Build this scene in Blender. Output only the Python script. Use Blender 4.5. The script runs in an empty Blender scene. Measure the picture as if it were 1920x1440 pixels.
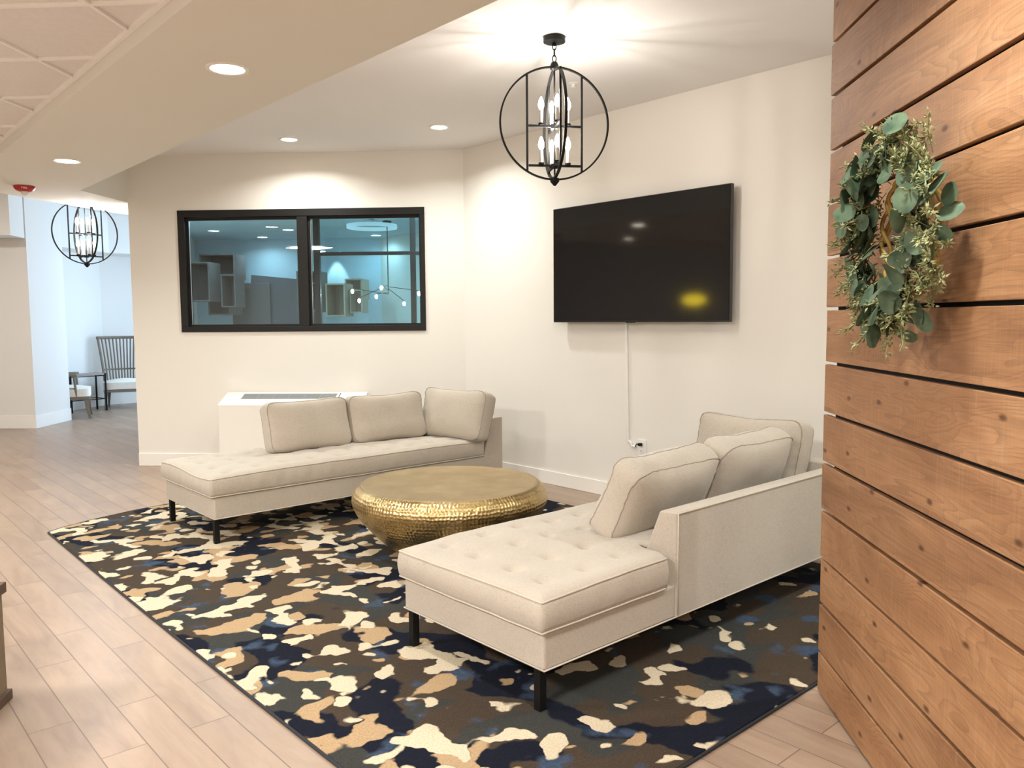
import bpy, bmesh, math, random
from mathutils import Vector, Matrix, noise
random.seed(7)
SC = bpy.context.scene
COL = SC.collection
PI = math.pi
R2 = 2 ** .5

# ------------------------------------------------------------------ camera
PIT, ROL, TH = math.radians(4.66152714), math.radians(-.42646915), math.radians(-41.90832198)
def to_room(v):                       # camera-yaw frame -> room frame (X across to the TV wall, Y along it)
    b = Vector((math.sin(TH + PI/2), math.cos(TH + PI/2), 0)); a = Vector((math.sin(TH), math.cos(TH), 0))
    return Vector((v.dot(b), v.dot(a), v.z))
F0 = Vector((0, math.cos(PIT), -math.sin(PIT))); U0 = Vector((0, math.sin(PIT), math.cos(PIT))); R0 = Vector((1, 0, 0))
cr, sr = math.cos(ROL), math.sin(ROL)
Rv, Uv, Fv = to_room(cr*R0 + sr*U0), to_room(-sr*R0 + cr*U0), to_room(F0)
cam = bpy.data.objects.new('camera', bpy.data.cameras.new('camera')); COL.objects.link(cam)
cam.data.sensor_width = 36; cam.data.sensor_fit = 'HORIZONTAL'; cam.data.lens = 36*1508.92/1920
cam.data.clip_start = .05
M = Matrix((Rv, Uv, -Fv)).transposed().to_4x4(); M.translation = Vector((0, 0, 1.42))
cam.matrix_world = M
SC.camera = cam

# ------------------------------------------------------------------ exposure, daylight
SC.view_settings.view_transform = 'Standard'; SC.view_settings.look = 'None'
SC.view_settings.gamma = 1; SC.view_settings.use_curve_mapping = False
SC.view_settings.exposure = 0.72
w = bpy.data.worlds.new('daylight'); SC.world = w; w.use_nodes = True
w.node_tree.nodes['Background'].inputs[0].default_value = (.62, .80, 1, 1)
w.node_tree.nodes['Background'].inputs[1].default_value = 1.0

WARM = (.955, .98, .94)
def light(name, kind, loc, power, color=WARM, size=.1, target=None, **kw):
    l = bpy.data.lights.new(name, kind); l.energy = power; l.color = color
    if kind == 'AREA':
        l.shape = kw.get('shape', 'DISK'); l.size = size
        if 'size_y' in kw: l.size_y = kw['size_y']
        if 'spread' in kw: l.spread = kw['spread']
    else: l.shadow_soft_size = size
    if kind == 'SPOT': l.spot_size = kw.get('angle', 2.0); l.spot_blend = kw.get('blend', .6)
    o = bpy.data.objects.new(name, l); COL.objects.link(o); o.location = loc
    d = (Vector(target) - Vector(loc)) if target else Vector((0, 0, -1))
    o.rotation_euler = d.to_track_quat('-Z', 'Y').to_euler()
    return o
P_DOWN, P_PANEL, P_BULB, P_DAY = 12, 82, 1.7, 70
# daylight coming in through the big hidden window of the passage
light('daylight_window', 'AREA', (5.75, 12.3, 1.6), P_DAY, (.55, .76, 1.0), 3.2, (2.6, 11.8, 1.2), shape='RECTANGLE', size_y=2.2)

# ------------------------------------------------------------------ helpers
def link(name, me, mat, parent=None):
    o = bpy.data.objects.new(name, me); COL.objects.link(o)
    if mat:
        for m_ in (mat if isinstance(mat, (list, tuple)) else [mat]): me.materials.append(m_)
    if parent: o.parent = parent
    return o
def tag(o, label=None, cat=None, group=None, kind=None):
    if label: o['label'] = label
    if cat: o['category'] = cat
    if group: o['group'] = group
    if kind: o['kind'] = kind
    return o
def empty(name, loc=(0, 0, 0), rz=0):
    o = bpy.data.objects.new(name, None); COL.objects.link(o); o.location = loc; o.rotation_euler = (0, 0, rz)
    o.empty_display_size = .1
    return o
def copy_tree(o, parent=None):
    c = o.copy(); COL.objects.link(c)
    if parent: c.parent = parent
    for ch in list(o.children): copy_tree(ch, c)
    return c

class MB:
    def __init__(s): s.bm = bmesh.new()
    def box(s, a, b, mat=None):
        x0, y0, z0 = a; x1, y1, z1 = b
        v = [s.bm.verts.new(p) for p in ((x0,y0,z0),(x1,y0,z0),(x1,y1,z0),(x0,y1,z0),(x0,y0,z1),(x1,y0,z1),(x1,y1,z1),(x0,y1,z1))]
        if mat:
            for q in v: q.co = mat @ q.co
        for f in ((0,3,2,1),(4,5,6,7),(0,1,5,4),(1,2,6,5),(2,3,7,6),(3,0,4,7)): s.bm.faces.new([v[i] for i in f])
        return s
    def prism(s, poly, z0, z1):
        lo = [s.bm.verts.new((p[0], p[1], z0)) for p in poly]; hi = [s.bm.verts.new((p[0], p[1], z1)) for p in poly]
        n = len(poly)
        s.bm.faces.new(lo[::-1]); s.bm.faces.new(hi)
        for i in range(n): s.bm.faces.new((lo[i], lo[(i+1) % n], hi[(i+1) % n], hi[i]))
        return s
    def loft(s, rings, cap=True, closed=False):          # rings of equal count
        vs = [[s.bm.verts.new(p) for p in r] for r in rings]
        n = len(vs[0]); m = len(vs)
        for i in range(m if closed else m-1):
            for j in range(n):
                s.bm.faces.new((vs[i][j], vs[i][(j+1) % n], vs[(i+1) % m][(j+1) % n], vs[(i+1) % m][j]))
        if cap and not closed:
            s.bm.faces.new(vs[0][::-1]); s.bm.faces.new(vs[-1])
        return s
    def tube(s, pts, r, n=8, closed=False, taper=None, square=False):
        pts = [Vector(p) for p in pts]; m = len(pts); rings = []
        up = None
        for i, p in enumerate(pts):
            if closed: t = pts[(i+1) % m] - pts[i-1]
            else: t = pts[min(i+1, m-1)] - pts[max(i-1, 0)]
            t.normalize()
            if up is None:
                ref = Vector((0, 0, 1)) if abs(t.z) < .9 else Vector((1, 0, 0))
                up = (ref - t*ref.dot(t)).normalized()
            else:
                up = (up - t*up.dot(t)).normalized()
            sd = t.cross(up)
            rr = r if taper is None else r*taper(i/(m-1))
            off = PI/4 if square else 0
            rings.append([p + (up*math.cos(2*PI*k/n+off) + sd*math.sin(2*PI*k/n+off))*rr for k in range(n)])
        return s.loft(rings, True, closed)
    def lathe(s, prof, n=48, c=(0, 0, 0), cap=True):
        rings = [[(c[0]+r*math.cos(2*PI*k/n), c[1]+r*math.sin(2*PI*k/n), c[2]+z) for k in range(n)] for r, z in prof]
        return s.loft(rings, cap)
    def sphere(s, c, r, sz=1, u=12, v=8):
        mt = Matrix.Translation(c) @ Matrix.Diagonal((r, r, r*sz, 1))
        bmesh.ops.create_uvsphere(s.bm, u_segments=u, v_segments=v, radius=1, matrix=mt); return s
    def build(s, name, mat, parent=None, smooth=False, bevel=0, seg=2, mtx=None, angle=40):
        if mtx: s.bm.transform(mtx)
        bmesh.ops.recalc_face_normals(s.bm, faces=s.bm.faces)
        me = bpy.data.meshes.new(name); s.bm.to_mesh(me); s.bm.free()
        if smooth:
            for p in me.polygons: p.use_smooth = True
        o = link(name, me, mat, parent)
        if bevel:
            b = o.modifiers.new('bevel', 'BEVEL'); b.width = bevel; b.segments = seg; b.limit_method = 'ANGLE'; b.angle_limit = math.radians(30)
            for p in me.polygons: p.use_smooth = True
            b.harden_normals = True
        elif smooth == 'auto':
            e = o.modifiers.new('split', 'EDGE_SPLIT'); e.split_angle = math.radians(angle)
        return o

# ------------------------------------------------------------------ materials
def newmat(name):
    m = bpy.data.materials.new(name); m.use_nodes = True; nt = m.node_tree
    return m, nt, nt.nodes['Principled BSDF']
def nd(nt, typ, **kw):
    n = nt.nodes.new(typ)
    for k, v in kw.items():
        if k == 'ins':
            for a, b in v.items(): n.inputs[a].default_value = b
        else: setattr(n, k, v)
    return n
def mathn(nt, op, a, b=None, c=None):
    n = nt.nodes.new('ShaderNodeMath'); n.operation = op
    for i, v in enumerate((a, b, c)):
        if v is None: continue
        if isinstance(v, (int, float)): n.inputs[i].default_value = v
        else: nt.links.new(v, n.inputs[i])
    return n.outputs[0]
def mixc(nt, fac, a, b, mode='MIX'):
    n = nt.nodes.new('ShaderNodeMix'); n.data_type = 'RGBA'; n.blend_type = mode
    for i, v in ((0, fac), (6, a), (7, b)):
        if isinstance(v, (int, float)): n.inputs[i].default_value = v
        elif isinstance(v, tuple): n.inputs[i].default_value = (*v[:3], 1)
        else: nt.links.new(v, n.inputs[i])
    return n.outputs[2]
def ramp(nt, fac, stops, interp='LINEAR'):
    n = nt.nodes.new('ShaderNodeValToRGB'); cr_ = n.color_ramp; cr_.interpolation = interp
    while len(cr_.elements) < len(stops): cr_.elements.new(.5)
    for e, (p, c) in zip(cr_.elements, stops):
        e.position = p; e.color = (*(c if isinstance(c, tuple) else (c, c, c)), 1)
    nt.links.new(fac, n.inputs[0]); return n.outputs[0]
def coords(nt, scale=(1, 1, 1), rot=(0, 0, 0), loc=(0, 0, 0), kind='Object'):
    t = nt.nodes.new('ShaderNodeTexCoord'); mp = nt.nodes.new('ShaderNodeMapping')
    mp.inputs['Scale'].default_value = scale; mp.inputs['Rotation'].default_value = rot; mp.inputs['Location'].default_value = loc
    nt.links.new(t.outputs[kind], mp.inputs[0]); return mp.outputs[0]
def noisen(nt, vec, scale, detail=3, rough=.5, dist=0):
    n = nd(nt, 'ShaderNodeTexNoise', ins={'Scale': scale, 'Detail': detail, 'Roughness': rough, 'Distortion': dist})
    nt.links.new(vec, n.inputs[0]); return n.outputs[0]
def bump(nt, bs, h, strength=.3, dist=.01):
    b = nd(nt, 'ShaderNodeBump', ins={'Strength': strength, 'Distance': dist})
    nt.links.new(h, b.inputs['Height']); nt.links.new(b.outputs[0], bs.inputs['Normal'])
def plain(name, c, rough=.5, metal=0, var=.06, nscale=6, bmp=0, bscale=200, spec=.5, coat=0):
    m, nt, bs = newmat(name)
    v = coords(nt)
    n = noisen(nt, v, nscale, 3)
    lo = tuple(x*(1-var) for x in c); hi = tuple(min(1, x*(1+var)) for x in c)
    nt.links.new(mixc(nt, n, lo, hi), bs.inputs['Base Color'])
    bs.inputs['Roughness'].default_value = rough; bs.inputs['Metallic'].default_value = metal
    bs.inputs['Specular IOR Level'].default_value = spec; bs.inputs['Coat Weight'].default_value = coat
    if bmp: bump(nt, bs, noisen(nt, v, bscale, 2), bmp, .002)
    return m
def emit(name, c, s, base=(.9, .9, .9)):
    m, nt, bs = newmat(name)
    v = coords(nt); n = noisen(nt, v, 3, 1)
    nt.links.new(mixc(nt, n, tuple(x*.98 for x in base), base), bs.inputs['Base Color'])
    bs.inputs['Emission Color'].default_value = (*c, 1); bs.inputs['Emission Strength'].default_value = s
    return m

m_wall = plain('painted_wall', (.81, .785, .73), .85, var=.012, nscale=1.5, bmp=.12, bscale=350, spec=.2)
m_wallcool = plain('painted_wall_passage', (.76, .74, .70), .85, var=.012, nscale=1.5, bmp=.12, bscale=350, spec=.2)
m_ceil = plain('ceiling_paint', (.80, .785, .775), .9, var=.012, nscale=1.5, bmp=.15, bscale=250, spec=.2)
m_soffit = plain('soffit_paint', (.765, .755, .70), .9, var=.012, nscale=1.5, bmp=.12, bscale=250, spec=.2)
m_trim = plain('white_trim', (.86, .84, .79), .45, var=.01)
m_tile = plain('ceiling_tile', (.80, .775, .775), .95, var=.05, nscale=40, bmp=.5, bscale=160, spec=.1)
m_tbar = plain('tile_grid', (.90, .89, .87), .5, var=.01)
m_black = plain('black_metal', (.006, .006, .006), .5, 0, var=.1, spec=.22)
m_frame = plain('black_window_frame', (.010, .0095, .009), .45, 0, var=.1, spec=.3)
m_bezel = plain('tv_bezel', (.02, .02, .02), .35, .1)
m_white_plastic = plain('white_plastic', (.84, .83, .80), .35, var=.01)
m_ptac = plain('white_enamel', (.84, .81, .75), .38, var=.01)
m_grille = plain('grey_grille', (.20, .20, .20), .5)
m_red = plain('red_plastic', (.42, .015, .02), .3)
m_clear = plain('clear_lens', (.75, .75, .75), .1)
m_darkback = plain('black_backing', (.006, .006, .006), .8)
m_lens = emit('downlight_lens', (1, .88, .72), 22)
m_bulb = emit('candle_bulb', (1, .90, .78), 45)
m_candle = plain('candle_sleeve', (.55, .53, .50), .35)
m_bluelens = emit('cool_downlight_lens', (.85, .95, 1), 14)
m_bluelens2 = emit('added_cool_panel', (.75, .92, 1), 4)
m_panel_lens = emit('added_light_panel', (1, .92, .82), 5)
m_room_teal = plain('cool_painted_wall', (.52, .66, .74), .85, var=.02, nscale=1)
m_greybox = plain('grey_wood_box', (.12, .11, .105), .7, var=.15, nscale=12)
m_boxin = plain('grey_box_inside', (.05, .05, .055), .8, var=.1)
m_oakbox = plain('pale_wood_box', (.42, .34, .25), .6, var=.15, nscale=12)
m_greydoor = plain('grey_panel', (.10, .10, .11), .7, var=.06)
m_ring = emit('dim_ring_diffuser', (.85, .95, 1), .35, (.7, .75, .78))
m_greymetal = plain('grey_metal', (.35, .38, .40), .4, .3)
m_dark = plain('dark_carpet', (.08, .08, .09), .9)

def mat_screen():
    m, nt, bs = newmat('tv_screen')
    v = coords(nt); n = noisen(nt, v, 2, 1)
    nt.links.new(mixc(nt, n, (.006, .005, .005), (.009, .008, .008)), bs.inputs['Base Color'])
    bs.inputs['Roughness'].default_value = .065; bs.inputs['Specular IOR Level'].default_value = .5
    return m
m_screen = mat_screen()

def mat_glass(tint=(.80, .93, .96)):
    m = bpy.data.materials.new('tinted_glass'); m.use_nodes = True; nt = m.node_tree; nt.nodes.clear()
    out = nt.nodes.new('ShaderNodeOutputMaterial'); mix = nt.nodes.new('ShaderNodeMixShader')
    tr = nd(nt, 'ShaderNodeBsdfTransparent'); tr.inputs[0].default_value = (*tint, 1)
    gl = nd(nt, 'ShaderNodeBsdfGlossy'); gl.inputs['Roughness'].default_value = .01; gl.inputs[0].default_value = (1, 1, 1, 1)
    fr = nd(nt, 'ShaderNodeFresnel'); fr.inputs[0].default_value = 1.5
    f2 = mathn(nt, 'MULTIPLY', fr.outputs[0], .9)
    nt.links.new(f2, mix.inputs[0]); nt.links.new(tr.outputs[0], mix.inputs[1]); nt.links.new(gl.outputs[0], mix.inputs[2])
    nt.links.new(mix.outputs[0], out.inputs[0]); return m
m_glass = mat_glass()

def mat_fabric(name, c):
    m, nt, bs = newmat(name)
    v = coords(nt)
    hx = noisen(nt, coords(nt, (60, 420, 420)), 1, 2); hy = noisen(nt, coords(nt, (420, 60, 420)), 1, 2)
    hz = noisen(nt, coords(nt, (420, 420, 60)), 1, 2)
    weave = mathn(nt, 'MULTIPLY', mathn(nt, 'ADD', mathn(nt, 'ADD', hx, hy), hz), .333)
    big = noisen(nt, v, 5, 3)
    k = mathn(nt, 'ADD', mathn(nt, 'MULTIPLY', weave, 1.6), mathn(nt, 'MULTIPLY', big, .25))
    col = ramp(nt, k, [(.55, tuple(x*.74 for x in c)), (1.25/1.3, tuple(min(1, x*1.16) for x in c))])
    nt.links.new(col, bs.inputs['Base Color'])
    bs.inputs['Roughness'].default_value = .92; bs.inputs['Specular IOR Level'].default_value = .15
    bs.inputs['Sheen Weight'].default_value = .25; bs.inputs['Sheen Roughness'].default_value = .5
    bump(nt, bs, weave, .45, .003)
    return m
m_fabric = mat_fabric('linen_upholstery', (.44, .39, .325))
m_piping = mat_fabric('linen_piping', (.50, .445, .37))
m_chairseat = mat_fabric('cream_upholstery', (.72, .68, .60))
m_seam = plain('seam_thread', (.36, .315, .26), .9)

def mat_floor():
    m, nt, bs = newmat('wood_look_tile')
    v = coords(nt, (1, 1, 1), (0, 0, PI/2), (0, .041, 0))
    br = nd(nt, 'ShaderNodeTexBrick', offset=.37, offset_frequency=2, squash=1, ins={'Scale': 1, 'Mortar Size': .0022, 'Mortar Smooth': .1, 'Bias': 0, 'Brick Width': .923, 'Row Height': .1435})
    br.inputs['Color1'].default_value = (0, 0, 0, 1); br.inputs['Color2'].default_value = (1, 1, 1, 1); br.inputs['Mortar'].default_value = (.5, .5, .5, 1)
    nt.links.new(v, br.inputs[0])
    rnd = nt.nodes.new('ShaderNodeSeparateColor'); nt.links.new(br.outputs[0], rnd.inputs[0])
    # per-tile offset of the grain
    comb = nt.nodes.new('ShaderNodeCombineXYZ'); nt.links.new(mathn(nt, 'MULTIPLY', rnd.outputs[0], 37.0), comb.inputs[2])
    add = nd(nt, 'ShaderNodeVectorMath', operation='ADD'); nt.links.new(coords(nt, (7, 1.6, 1)), add.inputs[0]); nt.links.new(comb.outputs[0], add.inputs[1])
    add2 = nd(nt, 'ShaderNodeVectorMath', operation='ADD'); nt.links.new(coords(nt, (70, 3, 1)), add2.inputs[0]); nt.links.new(comb.outputs[0], add2.inputs[1])
    cloud = noisen(nt, add.outputs[0], 1.1, 5, .6, .8); grain = noisen(nt, add2.outputs[0], 1.0, 4, .6, .4)
    c1 = ramp(nt, cloud, [(.25, (.27, .188, .136)), (.45, (.345, .250, .184)), (.62, (.39, .288, .214)), (.8, (.45, .345, .262))])
    c2 = mixc(nt, mathn(nt, 'MULTIPLY', ramp(nt, grain, [(.5, 0.0), (.75, 1.0)]), .16), c1, (.22, .15, .11))
    tone = mixc(nt, .8, c2, mixc(nt, rnd.outputs[0], (.86, .84, .83), (1.04, 1.03, 1.0)), 'MULTIPLY')
    c3 = mixc(nt, br.outputs['Fac'], tone, (.17, .12, .09))
    nt.links.new(c3, bs.inputs['Base Color'])
    nt.links.new(ramp(nt, cloud, [(.3, .33), (.8, .45)]), bs.inputs['Roughness'])
    h = mathn(nt, 'SUBTRACT', mathn(nt, 'MULTIPLY', grain, .12), br.outputs['Fac'])
    bump(nt, bs, h, .35, .002)
    return m
m_floor = mat_floor()

def mat_rug():
    m, nt, bs = newmat('camouflage_rug')
    v0 = coords(nt)
    dn = nd(nt, 'ShaderNodeTexNoise', ins={'Scale': 13, 'Detail': 2.5}); nt.links.new(v0, dn.inputs[0])
    sc = nd(nt, 'ShaderNodeVectorMath', operation='SCALE'); nt.links.new(dn.outputs[1], sc.inputs[0]); sc.inputs['Scale'].default_value = .062
    vv = nd(nt, 'ShaderNodeVectorMath', operation='ADD'); nt.links.new(v0, vv.inputs[0]); nt.links.new(sc.outputs[0], vv.inputs[1]); v = vv.outputs[0]
    def off(x, y, s=(1, 1, 1)):
        mp = nt.nodes.new('ShaderNodeMapping'); mp.inputs['Location'].default_value = (x, y, 0); mp.inputs['Scale'].default_value = s
        nt.links.new(v, mp.inputs[0]); return mp.outputs[0]
    def step(x, t, wd=.008): return ramp(nt, x, [(max(0, t-wd), 0.0), (t+wd, 1.0)])
    sep = nt.nodes.new('ShaderNodeSeparateXYZ'); nt.links.new(v0, sep.inputs[0])
    # pale shapes crowd the foot end (low X) and thin out towards high X / low Y
    g = mathn(nt, 'SUBTRACT', mathn(nt, 'MULTIPLY', sep.outputs[1], .30), mathn(nt, 'MULTIPLY', sep.outputs[0], .62))
    g = mathn(nt, 'MULTIPLY', mathn(nt, 'ADD', g, .35), .085)
    g = mathn(nt, 'MINIMUM', mathn(nt, 'MAXIMUM', g, -.09), .012)
    streak = noisen(nt, coords(nt, (30, 240, 1), (0, 0, .35)), 1, 3)
    brown = mixc(nt, streak, (.042, .030, .021), (.082, .062, .044))
    grey = mixc(nt, streak, (.030, .031, .029), (.060, .061, .056))
    navy = mixc(nt, streak, (.005, .006, .012), (.013, .016, .029))
    c = mixc(nt, step(noisen(nt, off(3, 1, (1.0, 1.5, 1)), 2.6, 1.0), .53), brown, grey)
    c = mixc(nt, step(noisen(nt, off(9, 4, (1.5, 1.0, 1)), 2.1, 1.6), .555), c, navy)
    blue = mixc(nt, noisen(nt, v0, 60, 2), (.025, .04, .075), (.075, .115, .18))
    c = mixc(nt, mathn(nt, 'MULTIPLY', step(noisen(nt, off(5, 12), 4.6, 2), .635, .03), .9), c, blue)
    n2 = mathn(nt, 'ADD', noisen(nt, off(14, 3, (1, 1.25, 1)), 5.0, 1.3), g)
    tan = mixc(nt, streak, (.38, .26, .145), (.52, .37, .215))
    c = mixc(nt, step(n2, .612), c, tan)
    n3 = mathn(nt, 'ADD', noisen(nt, off(31, 17, (1.2, 1, 1)), 6.4, 1.2), g)
    n3b = mathn(nt, 'ADD', noisen(nt, off(41, 27, (1, 1.2, 1)), 4.6, 1.3), g)
    cream = mixc(nt, streak, (.58, .49, .345), (.70, .61, .455))
    pm = mathn(nt, 'MAXIMUM', step(n3, .615), step(n3b, .625))
    c = mixc(nt, pm, c, cream)
    mott = mathn(nt, 'MULTIPLY', noisen(nt, v0, 170, 3), 1.0)
    c = mixc(nt, .55, c, ramp(nt, mott, [(.3, .55), (.7, 1.25)]), 'MULTIPLY')
    nt.links.new(c, bs.inputs['Base Color'])
    bs.inputs['Roughness'].default_value = .95; bs.inputs['Specular IOR Level'].default_value = .1
    rib = nd(nt, 'ShaderNodeTexBrick', offset=.5, ins={'Scale': 1, 'Mortar Size': .003, 'Brick Width': .06, 'Row Height': .018})
    nt.links.new(v0, rib.inputs[0])
    hh = mathn(nt, 'ADD', mathn(nt, 'MULTIPLY', mott, .6), mathn(nt, 'SUBTRACT', mathn(nt, 'MULTIPLY', pm, 1.2), mathn(nt, 'MULTIPLY', rib.outputs['Fac'], .4)))
    bump(nt, bs, hh, .6, .006)
    return m
m_rug = mat_rug()
m_rugedge = plain('rug_binding', (.02, .022, .028), .9)

def mat_brass(hammer=True):
    m, nt, bs = newmat('hammered_brass' if hammer else 'brushed_brass_top')
    v = coords(nt)
    n = noisen(nt, v, 7, 4, .6)
    col = ramp(nt, n, [(.3, (.46, .33, .14)), (.7, (.68, .52, .27))]) if hammer else ramp(nt, n, [(.3, (.33, .235, .12)), (.7, (.42, .31, .17))])
    nt.links.new(col, bs.inputs['Base Color']); bs.inputs['Metallic'].default_value = 1 if hammer else .85
    nt.links.new(ramp(nt, n, [(.3, .26), (.7, .38)]), bs.inputs['Roughness'])
    if hammer:
        sp = nt.nodes.new('ShaderNodeSeparateXYZ'); nt.links.new(v, sp.inputs[0])
        cc = nt.nodes.new('ShaderNodeCombineXYZ')
        nt.links.new(mathn(nt, 'MULTIPLY', mathn(nt, 'ARCTAN2', sp.outputs[1], sp.outputs[0]), 170/(2*PI)), cc.inputs[0])
        nt.links.new(mathn(nt, 'MULTIPLY', sp.outputs[2], 50.0), cc.inputs[1])
        vo = nd(nt, 'ShaderNodeTexVoronoi', feature='SMOOTH_F1', voronoi_dimensions='2D', ins={'Scale': 1, 'Randomness': .4, 'Smoothness': .3})
        nt.links.new(cc.outputs[0], vo.inputs[0]); bump(nt, bs, vo.outputs['Distance'], .8, .006)
    else:
        bs.inputs['Roughness'].default_value = .42; nt.links.remove(bs.inputs['Roughness'].links[0]); bs.inputs['Roughness'].default_value = .48
        wv = nd(nt, 'ShaderNodeTexWave', wave_type='RINGS', rings_direction='Z', ins={'Scale': 22, 'Distortion': 3, 'Detail': 2})
        nt.links.new(v, wv.inputs[0]); bump(nt, bs, wv.outputs[1], .10, .004)
    return m
m_brass = mat_brass(); m_brasstop = mat_brass(False)

def mat_plank():
    m, nt, bs = newmat('stained_plank_wood')
    # x = along the board, z = up; boards are told apart by their row in z
    v0 = coords(nt)
    sep = nt.nodes.new('ShaderNodeSeparateXYZ'); nt.links.new(v0, sep.inputs[0])
    row = mathn(nt, 'FLOOR', mathn(nt, 'DIVIDE', mathn(nt, 'ADD', sep.outputs[2], .015), .1845))
    wn = nd(nt, 'ShaderNodeTexWhiteNoise', noise_dimensions='1D'); nt.links.new(row, wn.inputs['W'])
    comb = nt.nodes.new('ShaderNodeCombineXYZ'); nt.links.new(mathn(nt, 'MULTIPLY', wn.outputs[0], 23.0), comb.inputs[0]); nt.links.new(mathn(nt, 'MULTIPLY', row, 5.3), comb.inputs[1])
    def vec(s):
        a = nd(nt, 'ShaderNodeVectorMath', operation='ADD'); nt.links.new(coords(nt, s), a.inputs[0]); nt.links.new(comb.outputs[0], a.inputs[1]); return a.outputs[0]
    large = noisen(nt, vec((1.1, 1, 4.0)), 1.4, 4, .55, .7)
    dn = noisen(nt, vec((.9, 1, 4.5)), 1.3, 2, .5, .5)
    ringv = mathn(nt, 'MULTIPLY', dn, 26.0)
    rings = mathn(nt, 'POWER', mathn(nt, 'FRACT', ringv), 2.2)
    fine = noisen(nt, vec((5, 1, 190)), 1.0, 3, .6)
    saw = noisen(nt, vec((130, 1, 4)), 1.0, 2, .5)
    base = ramp(nt, large, [(.25, (.235, .112, .050)), (.45, (.33, .168, .080)), (.6, (.395, .212, .104)), (.78, (.48, .28, .155))])
    c = mixc(nt, mathn(nt, 'MULTIPLY', rings, .42), base, (.16, .085, .047))
    c = mixc(nt, mathn(nt, 'MULTIPLY', ramp(nt, fine, [(.45, 0.0), (.75, 1.0)]), .28), c, (.15, .07, .035))
    c = mixc(nt, mathn(nt, 'MULTIPLY', ramp(nt, saw, [(.55, 0.0), (.8, 1.0)]), .22), c, (.52, .32, .19))
    # knots
    vo = nd(nt, 'ShaderNodeTexVoronoi', feature='F1', ins={'Scale': 1, 'Randomness': .9}); vo.voronoi_dimensions = '2D'
    sk = nt.nodes.new('ShaderNodeSeparateXYZ'); nt.links.new(vec((2.6, 1, 5.4)), sk.inputs[0])
    ck = nt.nodes.new('ShaderNodeCombineXYZ'); nt.links.new(sk.outputs[0], ck.inputs[0]); nt.links.new(sk.outputs[2], ck.inputs[1]); nt.links.new(ck.outputs[0], vo.inputs[0])
    kn = ramp(nt, vo.outputs['Distance'], [(.022, 1.0), (.06, 0.0)])
    c = mixc(nt, mathn(nt, 'MULTIPLY', kn, .85), c, (.075, .030, .014))
    tone = mixc(nt, wn.outputs[0], (.90, .89, .88), (1.06, 1.05, 1.03))
    c = mixc(nt, 1.0, c, tone, 'MULTIPLY')
    nt.links.new(c, bs.inputs['Base Color']); bs.inputs['Roughness'].default_value = .55; bs.inputs['Specular IOR Level'].default_value = .35
    bump(nt, bs, mathn(nt, 'ADD', mathn(nt, 'MULTIPLY', rings, -.3), mathn(nt, 'ADD', fine, mathn(nt, 'MULTIPLY', saw, .5))), .30, .003)
    return m
m_plank = mat_plank()
m_crate = plain('weathered_wood', (.20, .15, .095), .75, var=.45, nscale=9, bmp=.4, bscale=60)
m_crate_dark = plain('dark_weathered_wood', (.10, .065, .045), .7, var=.3, nscale=12)
m_greywood = plain('greyed_oak', (.19, .155, .12), .6, var=.2, nscale=15)
m_stone = plain('stone_top', (.33, .28, .26), .4, var=.15, nscale=15)

def mat_leaf(name, c1, c2, rough=.6):
    m, nt, bs = newmat(name)
    n = noisen(nt, coords(nt), 22, 3)
    nt.links.new(ramp(nt, n, [(.3, c1), (.7, c2)]), bs.inputs['Base Color']); bs.inputs['Roughness'].default_value = rough
    bs.inputs['Specular IOR Level'].default_value = .3
    return m
m_leaf = mat_leaf('eucalyptus_leaf', (.034, .062, .038), (.118, .172, .102))
m_sprig = mat_leaf('seeded_sprig', (.13, .15, .055), (.34, .35, .18))
m_vine = mat_leaf('gold_vine', (.30, .19, .04), (.52, .38, .12), .45)

# ------------------------------------------------------------------ room frame helpers
W0 = Vector((2.505, 8.297, 0))
def ST(s, t, z=0): return Vector((W0.x + (s+t)/R2, W0.y + (t-s)/R2, z))      # s along the window wall, t into the room behind
MW = Matrix(((1/R2, 1/R2, 0, W0.x), (-1/R2, 1/R2, 0, W0.y), (0, 0, 1, 0), (0, 0, 0, 1)))   # local (s,t,z) -> room
H, HS = 2.997, 2.555

# ------------------------------------------------------------------ setting
def struct(o): o['kind'] = 'structure'; return o
b = MB(); b.box((-4.3, -3.6, -.06), (7.2, 17, 0)); struct(b.build('floor', m_floor))
# main ceiling over the lounge
b = MB(); b.prism([(1.9, -3.3), (5.0, -3.3), (5.0, 6.1), (2.75, 8.55), (1.9, 8.2)], H, H+.08); struct(b.build('ceiling_lounge', m_ceil))
b = MB(); b.prism([(1.14, -3.3), (1.962, -3.3), (1.962, 7.781), (2.507, 8.295), (2.95, 9.12), (2.90, 9.32), (1.467, 8.376), (-4.15, 8.2), (-4.15, 6.9), (1.14, 6.9)], HS, H+.2)
struct(b.build('ceiling_soffit', m_soffit))
b = MB(); b.prism([(-4.15, 8.1), (7, 8.1), (7, 17), (-4.15, 17)], 3.15, 3.2); struct(b.build('ceiling_passage', m_wallcool))
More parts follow.
